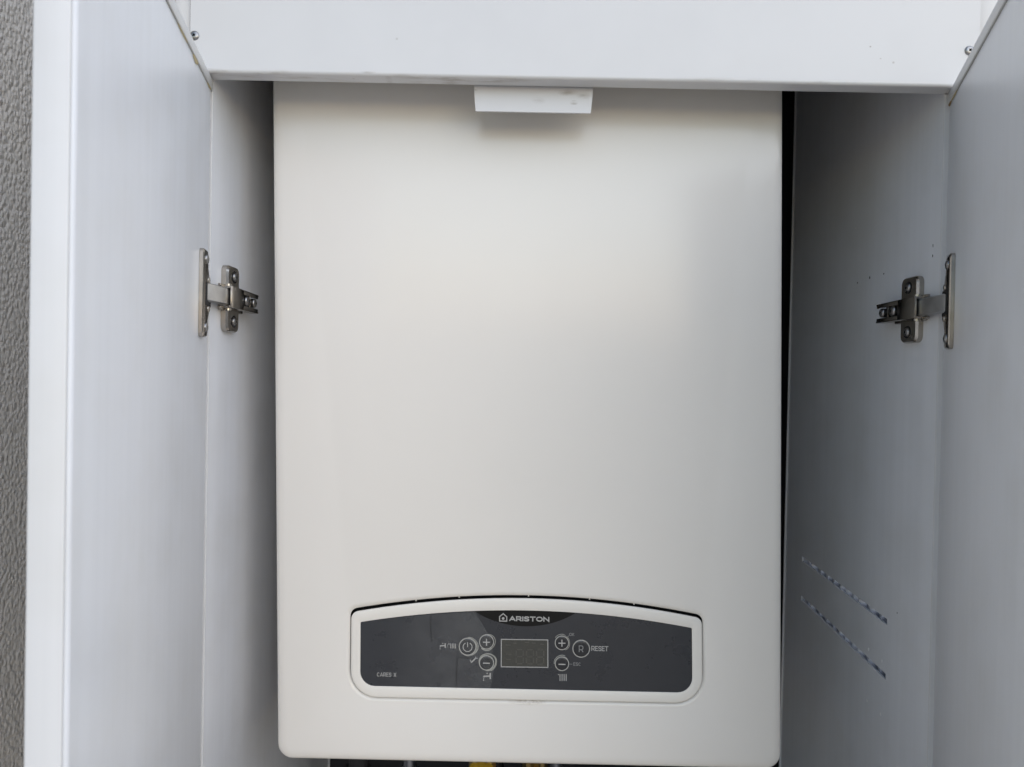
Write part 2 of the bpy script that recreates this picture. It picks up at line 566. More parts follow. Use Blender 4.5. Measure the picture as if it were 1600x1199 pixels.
# valance: board with rolled lower lip
vxl = P(297.5, 20, 0.487).x
vxr = P(1532, 20, 0.487).x
bm = bmesh.new()
prof = []
rr_ = 0.0022
for k in range(7):
    a = math.pi / 2 * k / 6
    prof.append((0.487 + rr_ - rr_ * math.cos(a), ZV + rr_ - rr_ * math.sin(a)))
prof += [(YF - 0.0003, ZV), (YF - 0.0003, ZTOP + T), (0.487, ZTOP + T)]
va = [bm.verts.new((vxl, y, z)) for y, z in prof]
vb = [bm.verts.new((vxr, y, z)) for y, z in prof]
bridge(bm, va, vb); bm.faces.new(va); bm.faces.new(vb)
vor = Vector(((vxl + vxr) / 2, 0.487, ZV))
def vsm(x, y, hx, hz, amt, o=vor, Y=0.487):
    p = P(x, y, Y) - o
    return (p.x, p.z, hx, hz, amt)
M['valance'] = valance_mat('white_pvc_valance', [vsm(703, 122.5, .010, .0016, 1.0), vsm(650, 123, .008, .0012, .6), vsm(605, 120, .004, .0010, .7),
    vsm(875, 128, .014, .0022, .8), vsm(925, 129, .018, .0022, .6), vsm(1050, 131, .010, .0012, .5), vsm(575, 113, .006, .0010, .6),
    vsm(1360, 73, .0009, .0009, .8), vsm(1376, 92, .0009, .0007, .8), vsm(1396, 98, .0012, .0010, .6)])
valance = cpart('valance', bm, M['valance'], smooth=True, origin=vor)
def screw(c, d, r, parent, name='screw', mat=None, ang=0.4):
    # pan head with a cross recess; d = outward direction
    d = Vector(d).normalized()
    t = Vector((0, 0, 1)); s = d.cross(t).normalized(); t = s.cross(d)
    bm = bmesh.new()
    n = 20
    rings = []
    for q, h in ((1, 0.0), (1, .12), (.92, .28), (.72, .42), (.42, .50), (.30, .50), (.22, .12)):
        rings.append([bm.verts.new(Vector(c) + (s * math.cos(k * math.tau / n) + t * math.sin(k * math.tau / n)) * r *
                      (q if q > .35 else q * (1.35 if k % 5 == 0 else (0.8 if k % 5 in (2, 3) else 1.05)))
                      + d * r * h) for k in range(n)])
    for A, B in zip(rings, rings[1:]):
        bridge(bm, A, B)
    bm.faces.new(rings[-1]); bm.faces.new(rings[0])
    bm.faces.ensure_lookup_table()
    for f in bm.faces:
        cc = f.calc_center_median() - Vector(c)
        if cc.dot(d) < r * .4 and (cc - d * cc.dot(d)).length < r * .34:
            f.material_index = 1
    bmesh.ops.rotate(bm, verts=bm.verts[:], cent=Vector(c), matrix=Matrix.Rotation(ang, 3, d))
    return cpart(name, bm, [mat or M['zinc'], M['recess']], parent, True)
for x, y, a in ((304, 56, .5), (1514.5, 79.5, .9)):
    screw(P(x, y, 0.487) + Vector((0, 0.0003, 0)), (0, -1, 0), 0.0033, valance, ang=a)
# corner profiles beside the valance
for x0, x1 in ((284, 297), (1533, 1549)):
    a = P(x0, 20, 0.500).x; b_ = P(x1, 20, 0.500).x
    if x0 < 800: b_ = vxl - 0.0014
    else: a = vxr + 0.0014
    bm = bmesh.new()
    box(bm, a, b_, 0.4905, 0.530, ZV + 0.006, ZTOP + T, bev=0.0008)
    cp = cpart('corner_profile', bm, M['pvc_trim'], smooth=True)
    bm = bmesh.new()
    g0 = (vxl - 0.0013, vxl - 0.0001) if x0 < 800 else (vxr + 0.0001, vxr + 0.0013)
    box(bm, g0[0], g0[1], 0.4895, 0.499, ZV + 0.006, ZTOP + T)
    cpart('gap_shade_strip', bm, M['gap_shade'], cp)  # dark strip painted as the shadow in this narrow gap
# curved striker plate hanging behind the valance
bm = bmesh.new()
pa = P(741, 150, 0.503); pb = P(926, 150, 0.503)
zlo = P(833, 175.5, 0.5035).z
zhi = ZV + 0.02
nseg = 10
front = []
for k in range(nseg + 1):
    f = k / nseg
    z = zhi + (zlo - zhi) * f
    y = 0.5022 + 0.0012 * f
    front.append((y, z))
back = [(y + 0.0022, z + 0.0002) for y, z in reversed(front)]
pr = front + back
tp_ = lambda z: 0.0011 * max(0.0, min(1.0, 1 - (z - zlo) / 0.016)) ** 1.6
va = [bm.verts.new((pa.x + tp_(z), y, z)) for y, z in pr]
vb = [bm.verts.new((pb.x - tp_(z), y, z)) for y, z in pr]
bridge(bm, va, vb); bm.faces.new(va); bm.faces.new(vb)
sor = Vector(((pa.x + pb.x) / 2, 0.503, zlo))
M['striker'] = valance_mat('white_pvc_striker', [vsm(896, 163, .0032, .0020, .9, sor, .506), vsm(888, 145, .008, .0028, .6, sor, .503), vsm(912, 150, .006, .0026, .5, sor, .503),
    vsm(742, 141, .0022, .0009, 1.0, sor, .503), vsm(842, 158, .006, .003, .25, sor, .504)])
striker = cpart('striker_plate', bm, M['striker'], smooth=True, origin=sor)

# ------------------------------------------------------------------ doors
def make_door(sgn, XI, slope, length, lab, stains, T=0.0140):
    hinge = Vector((XI, YF - 0.0015))
    u = Vector((sgn * slope, -1)).normalized()
    nrm = Vector((-u.y, u.x)) if sgn > 0 else Vector((u.y, -u.x))
    if nrm.x * sgn < 0: nrm = -nrm
    def D(a, b, z):
        q = hinge + u * a + nrm * b
        return Vector((q.x, q.y, z))
    ztop = ZV - 0.0012
    zcap = ztop - 0.0072
    bm = bmesh.new()
    box(bm, 0.0, length, -T, 0.0, ZBOT, ztop - 0.0012, D, bev=0.0022, seg=4)
    door = cpart('door', bm, M['pvc'], smooth=True, origin=D(0, 0, ZBOT))
    door['label'] = lab
    bm = bmesh.new()                        # U-shaped cap on the upper edge
    box(bm, 0.0002, length - 0.0005, 0.0001, 0.0012, zcap, ztop, D, bev=0.0004)
    box(bm, 0.0002, length - 0.0005, -T - 0.0012, -T - 0.0001, zcap, ztop, D, bev=0.0004)
    box(bm, 0.0002, length - 0.0005, -T - 0.0009, 0.0009, ztop - 0.0011, ztop + 0.0001, D, bev=0.0003)
    cpart('top_cap', bm, M['pvc_trim'], door, True)
    bm = bmesh.new()                        # grey line of sealant under the cap
    box(bm, 0.004, length - 0.004, 0.00005, 0.0003, zcap - 0.0004, zcap + 0.0001, D)
    cpart('sealant_line', bm, M['sealant'], door)
    bm = bmesh.new()                        # end cap on the free edge
    box(bm, length + 0.0001, length + 0.0018, -T + 0.0002, -0.0014, ZBOT, ztop - 0.0004, D, bev=0.0008, seg=3)
    cpart('edge_cap', bm, M['pvc_trim'], door, True)
    for a0, a1, hgt, mname in stains:       # squeezed-out glue along the cap
        bm = bmesh.new()
        n = 12
        up, lo = [], []
        for k in range(n + 1):
            f = k / n
            a = a0 + (a1 - a0) * f
            w = hgt * (math.sin(math.pi * (0.08 + 0.84 * f)) ** 0.8) * random.uniform(0.75, 1.1)
            up.append(bm.verts.new(D(a, 0.0009, zcap + 0.0004)))
            lo.append(bm.verts.new(D(a, 0.00025, zcap - w)))
        base = [bm.verts.new(D(a0 + (a1 - a0) * k / n, 0.00005, zcap - 0.0003)) for k in range(n + 1)]
        for k in range(n):
            bm.faces.new([up[k], up[k + 1], lo[k + 1], lo[k]])
            bm.faces.new([lo[k], lo[k + 1], base[k + 1], base[k]])
        cpart('glue_stain', bm, M[mname], door, True)
    return door, D
door_l, DL = make_door(1, XL - 0.0008, 0.225, 0.2455, 'open door with yellow glue stain under its top cap',
                       [(0.046, 0.060, 0.0030, 'glue'), (0.003, 0.016, 0.0012, 'glue'), (0.075, 0.10, 0.0012, 'glue')])
door_r, DR = make_door(-1, XR + 0.0028, 0.400, 0.270, 'open door with rusty stain at the end of its top cap',
                       [(0.0006, 0.010, 0.0022, 'rust'), (0.010, 0.030, 0.0012, 'glue')])

# ------------------------------------------------------------------ concealed hinges
def make_hinge(sgn, XI, D, zc, lab, du):
    def S(off, y, z):                       # off = distance from the side panel's face
        return Vector((XI + sgn * off, y, zc + z))
    fz = 0.93 if sgn > 0 else 1.0
    def SD(a, b, z):
        return D(a + du, b, zc + z * fz - (0.0016 if sgn > 0 else 0.0))
    # arm: channel open at its rear end
    bm = bmesh.new()
    y0, y1 = 0.5085, 0.566
    hz = 0.0078
    def A(off, y, z):
        f = (y - y0) / (y1 - y0)
        return S(off * (1 - 0.12 * f), y, z * (1 - 0.06 * f))
    box(bm, 0.0105, 0.0120, y0, 0.5330, -hz, hz, A, bev=0.0005)
    box(bm, 0.0040, 0.0119, y0 + 0.0002, y1, hz - 0.0016, hz + 0.0001, A, bev=0.0006)
    box(bm, 0.0040, 0.0119, y0 + 0.0002, y1, -hz - 0.0001, -hz + 0.0016, A, bev=0.0006)
    box(bm, 0.0104, 0.0118, 0.5325, y1 - 0.001, hz - 0.0036, hz - 0.0004, A, bev=0.0004)
    box(bm, 0.0104, 0.0118, 0.5325, y1 - 0.001, -hz + 0.0004, -hz + 0.0036, A, bev=0.0004)
    box(bm, 0.0092, 0.0116, 0.5470, 0.5490, -hz + 0.001, hz - 0.001, A, bev=0.0003)
    box(bm, 0.0030, 0.0060, y0 + 0.003, y1 - 0.006, -hz + 0.001, hz - 0.001, A)
    arm = cpart('hinge', bm, M['nickel'], smooth=True, origin=S(0, 0.53, 0))
    arm['label'] = lab
    # mounting plate with two rounded wings
    bm = bmesh.new()
    for sg in (1, -1):
        oc = round_poly([(0.5180, sg * 0.005, 0), (0.5405, sg * 0.005, 0), (0.5405, sg * 0.0245, 0.005),
                         (0.5180, sg * 0.0245, 0.005)], 5)
        lo = [bm.verts.new(S(0.0001, y, z)) for y, z in oc]
        mid = [bm.verts.new(S(0.0036, y, z)) for y, z in oc]
        cx, cz = 0.5292, sg * 0.0148
        hi = [bm.verts.new(S(0.0050, cx + (y - cx) * 0.86, cz + (z - cz) * 0.92)) for y, z in oc]
        bridge(bm, lo, mid); bridge(bm, mid, hi); bm.faces.new(hi); bm.faces.new(lo)
    box(bm, 0.0001, 0.0042, 0.5120, 0.5500, -0.0092, 0.0092, S, bev=0.0008)
    mp = cpart('mounting_plate', bm, M['nickel'], arm, True)
    for sg in (1, -1):
        bm = bmesh.new()
        c = S(0.0051, 0.5300, sg * 0.0165)
        cyl(bm, c - Vector((sgn * 0.001, 0, 0)), c + Vector((sgn * 0.0001, 0, 0)), 0.0046, n=24)
        cpart('countersink', bm, M['recess'], arm)
        screw(c + Vector((sgn * 0.0001, 0, 0)), (sgn, 0, 0), 0.0034, arm, ang=0.5 + sg)
    # adjusting screws seen in the channel
    for yy, r in ((0.5405, 0.0042), (0.5560, 0.0036)):
        bm = bmesh.new()
        for k in range(5):
            cyl(bm, S(0.0062 + k * 0.0009, yy, 0), S(0.0062 + k * 0.0009 + 0.0006, yy, 0), r, n=18)
        cyl(bm, S(0.0060, yy, 0), S(0.0106, yy, 0), r * 0.86, n=18)
        cpart('adjusting_screw_thread', bm, M['zinc'], arm, True)
        screw(S(0.0105, yy, 0), (sgn, 0, 0), r * 0.95, arm, 'adjusting_screw')
    # rivet tabs on the flanks of the arm
    for sg in (1, -1):
        bm = bmesh.new()
        cyl(bm, S(0.0070, 0.514, sg * hz), S(0.0070, 0.514, sg * (hz + 0.0018)), 0.0026, n=16)
        box(bm, 0.0030, 0.0052, 0.505, 0.524, sg * hz - 0.0006, sg * hz + 0.0014, S, bev=0.0004)
        cpart('rivet', bm, M['nickel'], arm, True)
    # link between arm and cup
    bm = bmesh.new()
    path = [SD(0.0275, 0.0012, 0), SD(0.0235, 0.0042, 0), S(0.0088, 0.4965, 0), S(0.0094, 0.5075, 0), S(0.0084, 0.520, 0)]
    hzl = 0.0066
    th = 0.0022
    ring_ = []
    for i, p in enumerate(path):
        q0 = path[max(0, i - 1)]; q1 = path[min(len(path) - 1, i + 1)]
        d = Vector((q1.x - q0.x, q1.y - q0.y, 0)).normalized()
        nn = Vector((-d.y, d.x, 0))
        if nn.x * sgn < 0: nn = -nn
        a = p + nn * (th * 0.1); b = p - nn * th
        oc = []
        for pp, zz in ((b, -hzl), (a, -hzl + 0.0012), (a, hzl - 0.0012), (b, hzl)):
            oc.append(bm.verts.new((pp.x, pp.y, zc + zz)))
        # thin lips at both edges
        ring_.append(oc)
    for A_, B_ in zip(ring_, ring_[1:]):
        bridge(bm, A_, B_)
    bm.faces.new(ring_[0]); bm.faces.new(ring_[-1])
    cpart('link_arm', bm, M['arm'], arm, True)
    # flange of the cup, screwed to the door
    bm = bmesh.new()
    oc = round_poly([(0.0365, -0.0315, 0.003), (0.0365, 0.0315, 0.003), (0.0225, 0.0315, 0.004), (0.0215, 0.019, 0),
                     (0.0165, 0.0125, 0), (0.0120, 0.0085, 0), (0.0120, -0.0085, 0), (0.0165, -0.0125, 0),
                     (0.0215, -0.019, 0), (0.0225, -0.0315, 0.004)], 5)
    lo = [bm.verts.new(SD(a, 0.0001, z)) for a, z in oc]
    mid = [bm.verts.new(SD(a, 0.0024, z)) for a, z in oc]
    hi = [bm.verts.new(SD(0.026 + (a - 0.026) * 0.93, 0.0031, z * 0.975)) for a, z in oc]
    bridge(bm, lo, mid); bridge(bm, mid, hi); bm.faces.new(hi); bm.faces.new(lo)
    cpart('cup_flange', bm, M['nickel'], arm, True)
    bm = bmesh.new()
    box(bm, 0.0135, 0.0300, 0.0030, 0.0034, -0.0085, 0.0085, SD)
    cpart('cup_opening', bm, M['recess'], arm)
    for sg in (1, -1):
        nd = (D(0, 1, 0) - D(0, 0, 0)); nd.z = 0
        screw(SD(0.0290, 0.0031, sg * 0.0245), nd, 0.0032, arm, ang=sg)
        screw(SD(0.0200, 0.0028, sg * 0.0105), nd, 0.0024, arm, 'cup_rivet', M['nickel'])
    return arm
make_hinge(1, XL, DL, P(372, 467.5, 0.525).z, 'nickel hinge with a bright link on the glue-stained door', -0.0045)
make_hinge(-1, XR, DR, P(1412, 483.5, 0.525).z, 'nickel hinge of the door facing the slotted side panel', 0.0)

# ------------------------------------------------------------------ boiler
boil = tag(empty('boiler', tuple(P(828, 1190, YB) + Vector((0, 0.14, 0)))),
           'white wall-hung gas boiler with dark control panel inside the cabinet', 'boiler')
PXM = (P(1200, 600, YB) - P(400, 600, YB)).length / 800      # metres per photo pixel on the boiler front
def B(x, y, d=0.0):            # point on the boiler: x, y read on its front, d metres behind it
    p = P(x, y, YB); p.y += d
    return p
TILT_T, TILT_B = 937.0, 1097.0
def BP(x, y, d=0.0):           # same, on the slightly tipped-out control flap
    return B(x, y, d + 0.0006 - 0.0026 * (y - TILT_T) / (TILT_B - TILT_T))
def bpart(name, bm, mat, parent=None, smooth=False):
    par = parent or boil
    pl = Vector((0, 0, 0)); q = par
    while q is not None:
        pl += q.location; q = q.parent
    o = from_bm(name, bm, mat, par, smooth)
    o.location = -pl
    return o
def casing_outline(ins):
    yt = -200
    cs = [(422.6 + ins, yt + ins, max(22 - ins, 2)), (1225.2 - ins, yt + 16 + ins, max(22 - ins, 2)),
          (1221.2 - ins, 1204.4 - ins * 1, max(24 - ins, 2)), (432.8 + ins, 1186.9 - ins * 1, max(24 - ins, 2))]
    return round_poly(cs, 8)
def flap_outline(xl, xr, ytl, ytr, sag, ybl, ybr, rt, rb, e=0.0):
    xl -= e; xr += e; ytl -= e; ytr -= e; ybl += e; ybr += e
    cs = [(xl, ytl, rt + e * .5)]
    n = 22
    for k in range(1, n):
        f = k / n
        ff = (f - 0.5) * 2
        # arc flattens into the corners
        cs.append((xl + (xr - xl) * f, ytl + (ytr - ytl) * f - sag * (1 - ff * ff), 0))
    cs += [(xr, ytr, rt + e * .5), (xr, ybr, rb + e * .8), (xl, ybl, rb + e * .8)]
    return round_poly(cs, 7)
def hole(e): return flap_outline(546.6, 1098.8, 953.0, 963.0, 26.5, 1089.0, 1099.2, 13, 43, e)

bm = bmesh.new()
Rf = 16.0
rings = []
for k in range(9):
    a = math.pi / 2 * k / 8
    rings.append([bm.verts.new(B(x, y, 0.40 * Rf * (1 - math.sin(a)) * PXM)) for x, y in casing_outline(Rf * (1 - math.cos(a)))])
rings.insert(0, [bm.verts.new(B(x, y, YW - YB - 0.012)) for x, y in casing_outline(0)])
for A_, B_ in zip(rings, rings[1:]):
    bridge(bm, A_, B_)
bm.faces.new(rings[0])
def hole_ring(e, d): return [bm.verts.new(B(x, y, d)) for x, y in hole(e)]
h0 = hole_ring(7, 0.0); h1 = hole_ring(4.0, 0.0003); h2 = hole_ring(1.5, 0.0012); h3 = hole_ring(0, 0.0020); h4 = hole_ring(0, 0.0032)
for A_, B_ in ((h0, h1), (h1, h2), (h2, h3), (h3, h4)):
    bridge(bm, A_, B_)
es = []
for loop in (rings[-1], h0):
    for k in range(len(loop)):
        e = bm.edges.get((loop[k], loop[(k + 1) % len(loop)])) or bm.edges.new((loop[k], loop[(k + 1) % len(loop)]))
        es.append(e)
bmesh.ops.triangle_fill(bm, use_beauty=True, use_dissolve=False, edges=es, normal=Vector((0, -1, 0)))
casing = bpart('casing', bm, M['casing'], None, True)
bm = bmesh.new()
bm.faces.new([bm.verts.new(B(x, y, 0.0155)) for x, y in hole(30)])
bpart('cavity_shade_plate', bm, M['dark'], casing)  # black plate paints the shade behind the gap and stops light leaks
for x in (649, 717, 826, 922, 992):                   # clips seen in the gap above the flap
    f = (x - 546.6) / 552.2; ff = (f - .5) * 2
    y = 953 + 10 * f - 26.5 * (1 - ff * ff)
    p0 = B(x - 0.9, y + 0.5, 0.0035); p1 = B(x + 0.9, y + 3.0, 0.0060)
    bm = bmesh.new()
    box(bm, p0.x, p1.x, p0.y, p1.y, p1.z, p0.z)
    bpart('clip', bm, M['bezel'], casing)

# control flap ------------------------------------------------------
def bez(e): return flap_outline(548.4, 1097.2, 957.8, 967.4, 26.3, 1088.0, 1098.0, 12, 42, e)
def fas(e): return flap_outline(563.2, 1081.2, 972.3, 981.6, 22.5, 1070.8, 1081.6, 2.5, 23, e)
bm = bmesh.new()
o1 = [bm.verts.new(BP(x, y, 0.0018)) for x, y in bez(0)]
o2 = [bm.verts.new(BP(x, y, 0.0007)) for x, y in bez(0)]
o3 = [bm.verts.new(BP(x, y, 0.0002)) for x, y in bez(-0.8)]
o4 = [bm.verts.new(BP(x, y, 0.0000)) for x, y in bez(-2.2)]
i1 = [bm.verts.new(BP(x, y, 0.0000)) for x, y in fas(0.8)]
i2 = [bm.verts.new(BP(x, y, 0.0002)) for x, y in fas(0.0)]
i3 = [bm.verts.new(BP(x, y, 0.0016)) for x, y in fas(0.0)]
for A_, B_ in ((o1, o2), (o2, o3), (o3, o4), (o4, i1), (i1, i2), (i2, i3)):
    bridge(bm, A_, B_)
flap = bpart('control_panel', bm, M['bezel'], None, True)
flap['label'] = 'ivory framed control flap with charcoal fascia'
DF = 0.0007                                           # fascia sits this deep in the frame
bm = bmesh.new()
bm.faces.new([bm.verts.new(BP(x, y, DF)) for x, y in fas(-0.05)])
bpart('fascia', bm, M['fascia'], flap)

def plate(name, outline, mat, d, th=0.00012):
    bm = bmesh.new()
    a = [bm.verts.new(BP(x, y, d)) for x, y in outline]
    b_ = [bm.verts.new(BP(x, y, d + th)) for x, y in outline]
    bm.faces.new(a); bridge(bm, a, b_)
    return bpart(name, bm, M[mat], flap)
def ribbon(bm, pts, w, d, closed=False, th=0.00010):
    n = len(pts)
    V = [Vector(p) for p in pts]
    L, Rr = [], []
    for i in range(n):
        a = V[i - 1] if (i > 0 or closed) else None
        c = V[(i + 1) % n] if (i < n - 1 or closed) else None
        d1 = (V[i] - a).normalized() if a is not None else None
        d2 = (c - V[i]).normalized() if c is not None else None
        if d1 is None: d1 = d2
        if d2 is None: d2 = d1
        t = (d1 + d2)
        t = t.normalized() if t.length > 1e-6 else d1
        nn = Vector((-t.y, t.x))
        k = 1.0 / max(0.45, nn.dot(Vector((-d1.y, d1.x))))
        L.append(V[i] + nn * (w / 2 * k)); Rr.append(V[i] - nn * (w / 2 * k))
    fl = [bm.verts.new(BP(p.x, p.y, d)) for p in L]; fr = [bm.verts.new(BP(p.x, p.y, d)) for p in Rr]
    bl = [bm.verts.new(BP(p.x, p.y, d + th)) for p in L]; br = [bm.verts.new(BP(p.x, p.y, d + th)) for p in Rr]
    m_ = n if closed else n - 1
    for i in range(m_):
        j = (i + 1) % n
        bm.faces.new([fl[i], fl[j], fr[j], fr[i]])
        bm.faces.new([fl[i], fl[j], bl[j], bl[i]])
        bm.faces.new([fr[i], fr[j], br[j], br[i]])
def disc(bm, cx, cy, r, d, n=14):
    bm.faces.new([bm.verts.new(BP(cx + r * math.cos(k * math.tau / n), cy + r * math.sin(k * math.tau / n), d)) for k in range(n)])
def arc(cx, cy, rx, ry, a0, a1, n=10):
    return [(cx + rx * math.cos(R(a0 + (a1 - a0) * k / n)), cy - ry * math.sin(R(a0 + (a1 - a0) * k / n))) for k in range(n + 1)]
SL = 0.0205                                           # fall of the lettering's base line
G = {  # stroke letters in a unit box, y up
 'A': ([[(0, 0), (.5, 1), (1, 0)], [(.2, .30), (.8, .30)]], 1.05),
 'R': ([[(0, 0), (0, 1), (.62, 1), (.86, .93), (.94, .70), (.86, .47), (.62, .38), (0, .38)], [(.55, .38), (.96, 0)]], .92),
 'I': ([[(0, 0), (0, 1)]], .0),
 'S': ([[(.95, .84), (.78, .98), (.5, 1.0), (.18, .97), (.05, .76), (.2, .57), (.5, .51), (.8, .45), (.96, .25), (.82, .04), (.5, 0), (.2, .02), (.02, .17)]], .88),
 'T': ([[(0, 1), (1, 1)], [(.5, 1), (.5, 0)]], .92),
 'O': ([[(.5 + .5 * math.cos(R(a)), .5 + .5 * math.sin(R(a))) for a in range(0, 360, 20)]], 1.12),
 'N': ([[(0, 0), (0, 1), (1, 0), (1, 1)]], .98),
 'C': ([[(.5 + .5 * math.cos(R(a)), .5 + .5 * math.sin(R(a))) for a in range(48, 315, 20)]], .95),
 'E': ([[(1, 1), (0, 1), (0, 0), (1, 0)], [(0, .52), (.88, .52)]], .72),
 'X': ([[(0, 0), (1, 1)], [(0, 1), (1, 0)]], .88),
 'K': ([[(0, 0), (0, 1)], [(1, 1), (.05, .45)], [(.3, .6), (1, 0)]], .85),
}
def lettering(name, text, x0, x1, ybase, h, w, mat, d, gap=0.42):
    adv = []
    for ch in text:
        adv.append(0.45 if ch == ' ' else G[ch][1])
    tot = sum(adv) + gap * (len(text) - 1)
    sc = (x1 - x0 - w) / tot
    bm = bmesh.new()
    x = x0 + w / 2
    for ch, a in zip(text, adv):
        if ch != ' ':
            for st in G[ch][0]:
                pts = [(x + u * a * sc, ybase - w / 2 - v * (h - w) + SL * (x + u * a * sc - x0)) for u, v in st]
                if ch != 'O':                       # square stroke ends
                    for i0, i1 in ((0, 1), (-1, -2)):
                        e = Vector(pts[i0]); q = Vector(pts[i1])
                        e2 = e + (e - q).normalized() * (w * 0.45)
                        pts[i0] = (e2.x, e2.y)
                ribbon(bm, pts, w, d, closed=(ch == 'O'))
        x += (a + gap) * sc
    return bpart(name, bm, M[mat], flap)
DP = DF - 0.00012
# black badge with name and house mark
top = [(741 + (900 - 741) * k / 24, 0) for k in range(25)]
def fas_top(x):
    f = (x - 563.2) / 518.0; ff = (f - .5) * 2
    return 972.3 + 9.3 * f - 22.5 * (1 - ff * ff)
tp = [(x, fas_top(x) + 0.3) for x, _ in top]
lo = []
for k in range(1, 24):
    f = k / 24; x = 900 - (900 - 741) * f
    yy = fas_top(x)
    ff = (f - .5) * 2
    lo.append((x, yy + 24.8 * (1 - abs(ff) ** 2.0) ** 0.9))
plate('badge', tp + lo, 'badge', DP)
DQ = DP - 0.00014
lettering('brand_lettering', 'ARISTON', 795.6, 858.4, 971.0, 7.7, 1.75, 'print', DQ, .32)
bm = bmesh.new()
ribbon(bm, [(780.6, 971.0), (780.6, 964.2), (786.2, 959.6), (791.8, 964.4), (791.8, 971.2)], 1.5, DQ, closed=True)
disc(bm, 786.2, 967.0, 2.1, DQ)
bpart('house_emblem', bm, M['print'], flap)
lettering('model_lettering', 'CARES X', 589.2, 619.4, 1056.6, 6.2, 0.8, 'print', DP, .35)
lettering('reset_lettering', 'RESET', 924.0, 950.6, 1017.2, 7.6, 1.05, 'print', DP, .30)
lettering('ok_lettering', 'OK', 889.4, 897.4, 994.2, 4.8, .75, 'print_dim', DP, .35)
lettering('esc_lettering', 'ESC', 895.8, 907.6, 1040.2, 5.2, .75, 'print_dim', DP, .35)
for pts in ([(886.6, 996.6), (889.2, 993.4)], [(889.6, 1037.6), (894.0, 1037.7)]):
    bm = bmesh.new()
    ribbon(bm, pts, .7, DP)
    bpart('pointer_line', bm, M['print_dim'], flap)

# screen
def quad(x0, y0, x1, y1): return [(x0, y0), (x1, y0 + SL * (x1 - x0) * .6), (x1, y1 + SL * (x1 - x0) * .6), (x0, y1)]
plate('screen', quad(783.2, 999.3, 856, 1041.7), 'lcd', DP)
bm = bmesh.new()
ribbon(bm, quad(783.2, 999.3, 856, 1041.7), 1.3, DP - 0.0001, closed=True)
bpart('screen_border', bm, M['print'], flap)
bm = bmesh.new()
for dx in (806.5, 822.5, 838.5):
    w_, h_, t_ = 11.0, 22.0, 2.0
    X0, Y0 = dx, 1014.5 + SL * (dx - 783)
    for seg_ in (((1.4, 0), (w_ - 1.4, 0)), ((1.4, h_ / 2), (w_ - 1.4, h_ / 2)), ((1.4, h_), (w_ - 1.4, h_)),
                 ((0, 1.4), (0, h_ / 2 - 1.4)), ((w_, 1.4), (w_, h_ / 2 - 1.4)),
                 ((0, h_ / 2 + 1.4), (0, h_ - 1.4)), ((w_, h_ / 2 + 1.4), (w_, h_ - 1.4))):
        ribbon(bm, [(X0 + a, Y0 + b_) for a, b_ in seg_], t_, DP - 0.0001)
for q in ((790, 1008, 8), (802, 1005, 5), (820, 1004, 7), (831, 1005, 6), (844, 1007, 6), (790, 1022, 9), (791, 1030, 7)):
    ribbon(bm, [(q[0], q[1]), (q[0] + q[2], q[1] + .2)], 1.5, DP - 0.0001)
bpart('screen_segment', bm, M['segment'], flap)

# buttons: membrane dome, printed ring, wrinkled film around it
def button(cx, cy, r, wr):
    bm = bmesh.new()
    n = 28
    rs = []
    for q, h in ((1.0, 0.0), (.93, .00045), (.80, .00062), (.45, .00052)):
        rs.append([bm.verts.new(BP(cx + r * q * math.cos(k * math.tau / n), cy + r * q * math.sin(k * math.tau / n), DP - h)) for k in range(n)])
    for A_, B_ in zip(rs, rs[1:]): bridge(bm, A_, B_)
    bm.faces.new(rs[-1])
    bpart('button', bm, M['button'], flap, True)
    bm = bmesh.new()
    ribbon(bm, [(cx + r * math.cos(k * math.tau / 32), cy + r * math.sin(k * math.tau / 32)) for k in range(32)], 1.6, DP - 0.00035, closed=True, th=0.0004)
    bpart('button_ring', bm, M['ring'], flap)
    bm = bmesh.new()
    for (dx, dy, rr, a0, a1, w) in wr:
        pts = []
        for k in range(19):
            a = R(a0 + (a1 - a0) * k / 18)
            q = rr * (1 + 0.03 * math.sin(3 * a + cx))
            pts.append((cx + dx + q * math.cos(a), cy + dy - q * math.sin(a)))
        ribbon(bm, pts, w, DP - 0.0003, th=0.0004)
    if wr: bpart('film_wrinkle', bm, M['wrinkle'], flap)
    else: bm.free()
button(730.7, 1010.4, 13.0, [(2.2, 0, 14.2, -120, 95, 1.0), (1.0, .6, 13.6, -100, 70, 1.4), (-1.8, .4, 11.0, -60, 62, .8)])
button(760.2, 1003.2, 10.8, [(1.8, .0, 11.9, -60, 120, 1.0), (0.2, 1.4, 11.6, 225, 310, 1.6)])
button(760.2, 1035.4, 11.0, [(1.6, -1.2, 13.0, -100, 190, 1.7), (2.6, -.6, 13.4, -70, 60, .8)])
button(877.9, 1004.6, 10.4, [(1.4, .2, 11.2, -70, 60, .8), (-1.2, -2.6, 10.6, 50, 150, .8)])
button(877.9, 1036.8, 10.4, [(-.6, -1.8, 11.2, 60, 190, 1.0), (1.0, -1.2, 9.4, 20, 100, .8)])
button(908.0, 1013.6, 13.0, [(0, 1.0, 8.8, 120, 250, 1.2), (.5, .5, 9.4, 20, 80, .8), (1.0, 0, 8.2, -120, -40, 1.0)])
DS = DP - 0.00085
def symbol(name, strokes, mat='print', d=DP, dots=()):
    bm = bmesh.new()
    for pts, w in strokes: ribbon(bm, pts, w, d)
    for x, y, r in dots: disc(bm, x, y, r, d)
    bpart(name, bm, M[mat], flap)
symbol('power_symbol', [(arc(730.7, 1010.6, 7.0, 7.0, 118, 422, 18), 1.2), ([(730.7, 1003.2), (730.7, 1010.6)], 1.2)], d=DS)
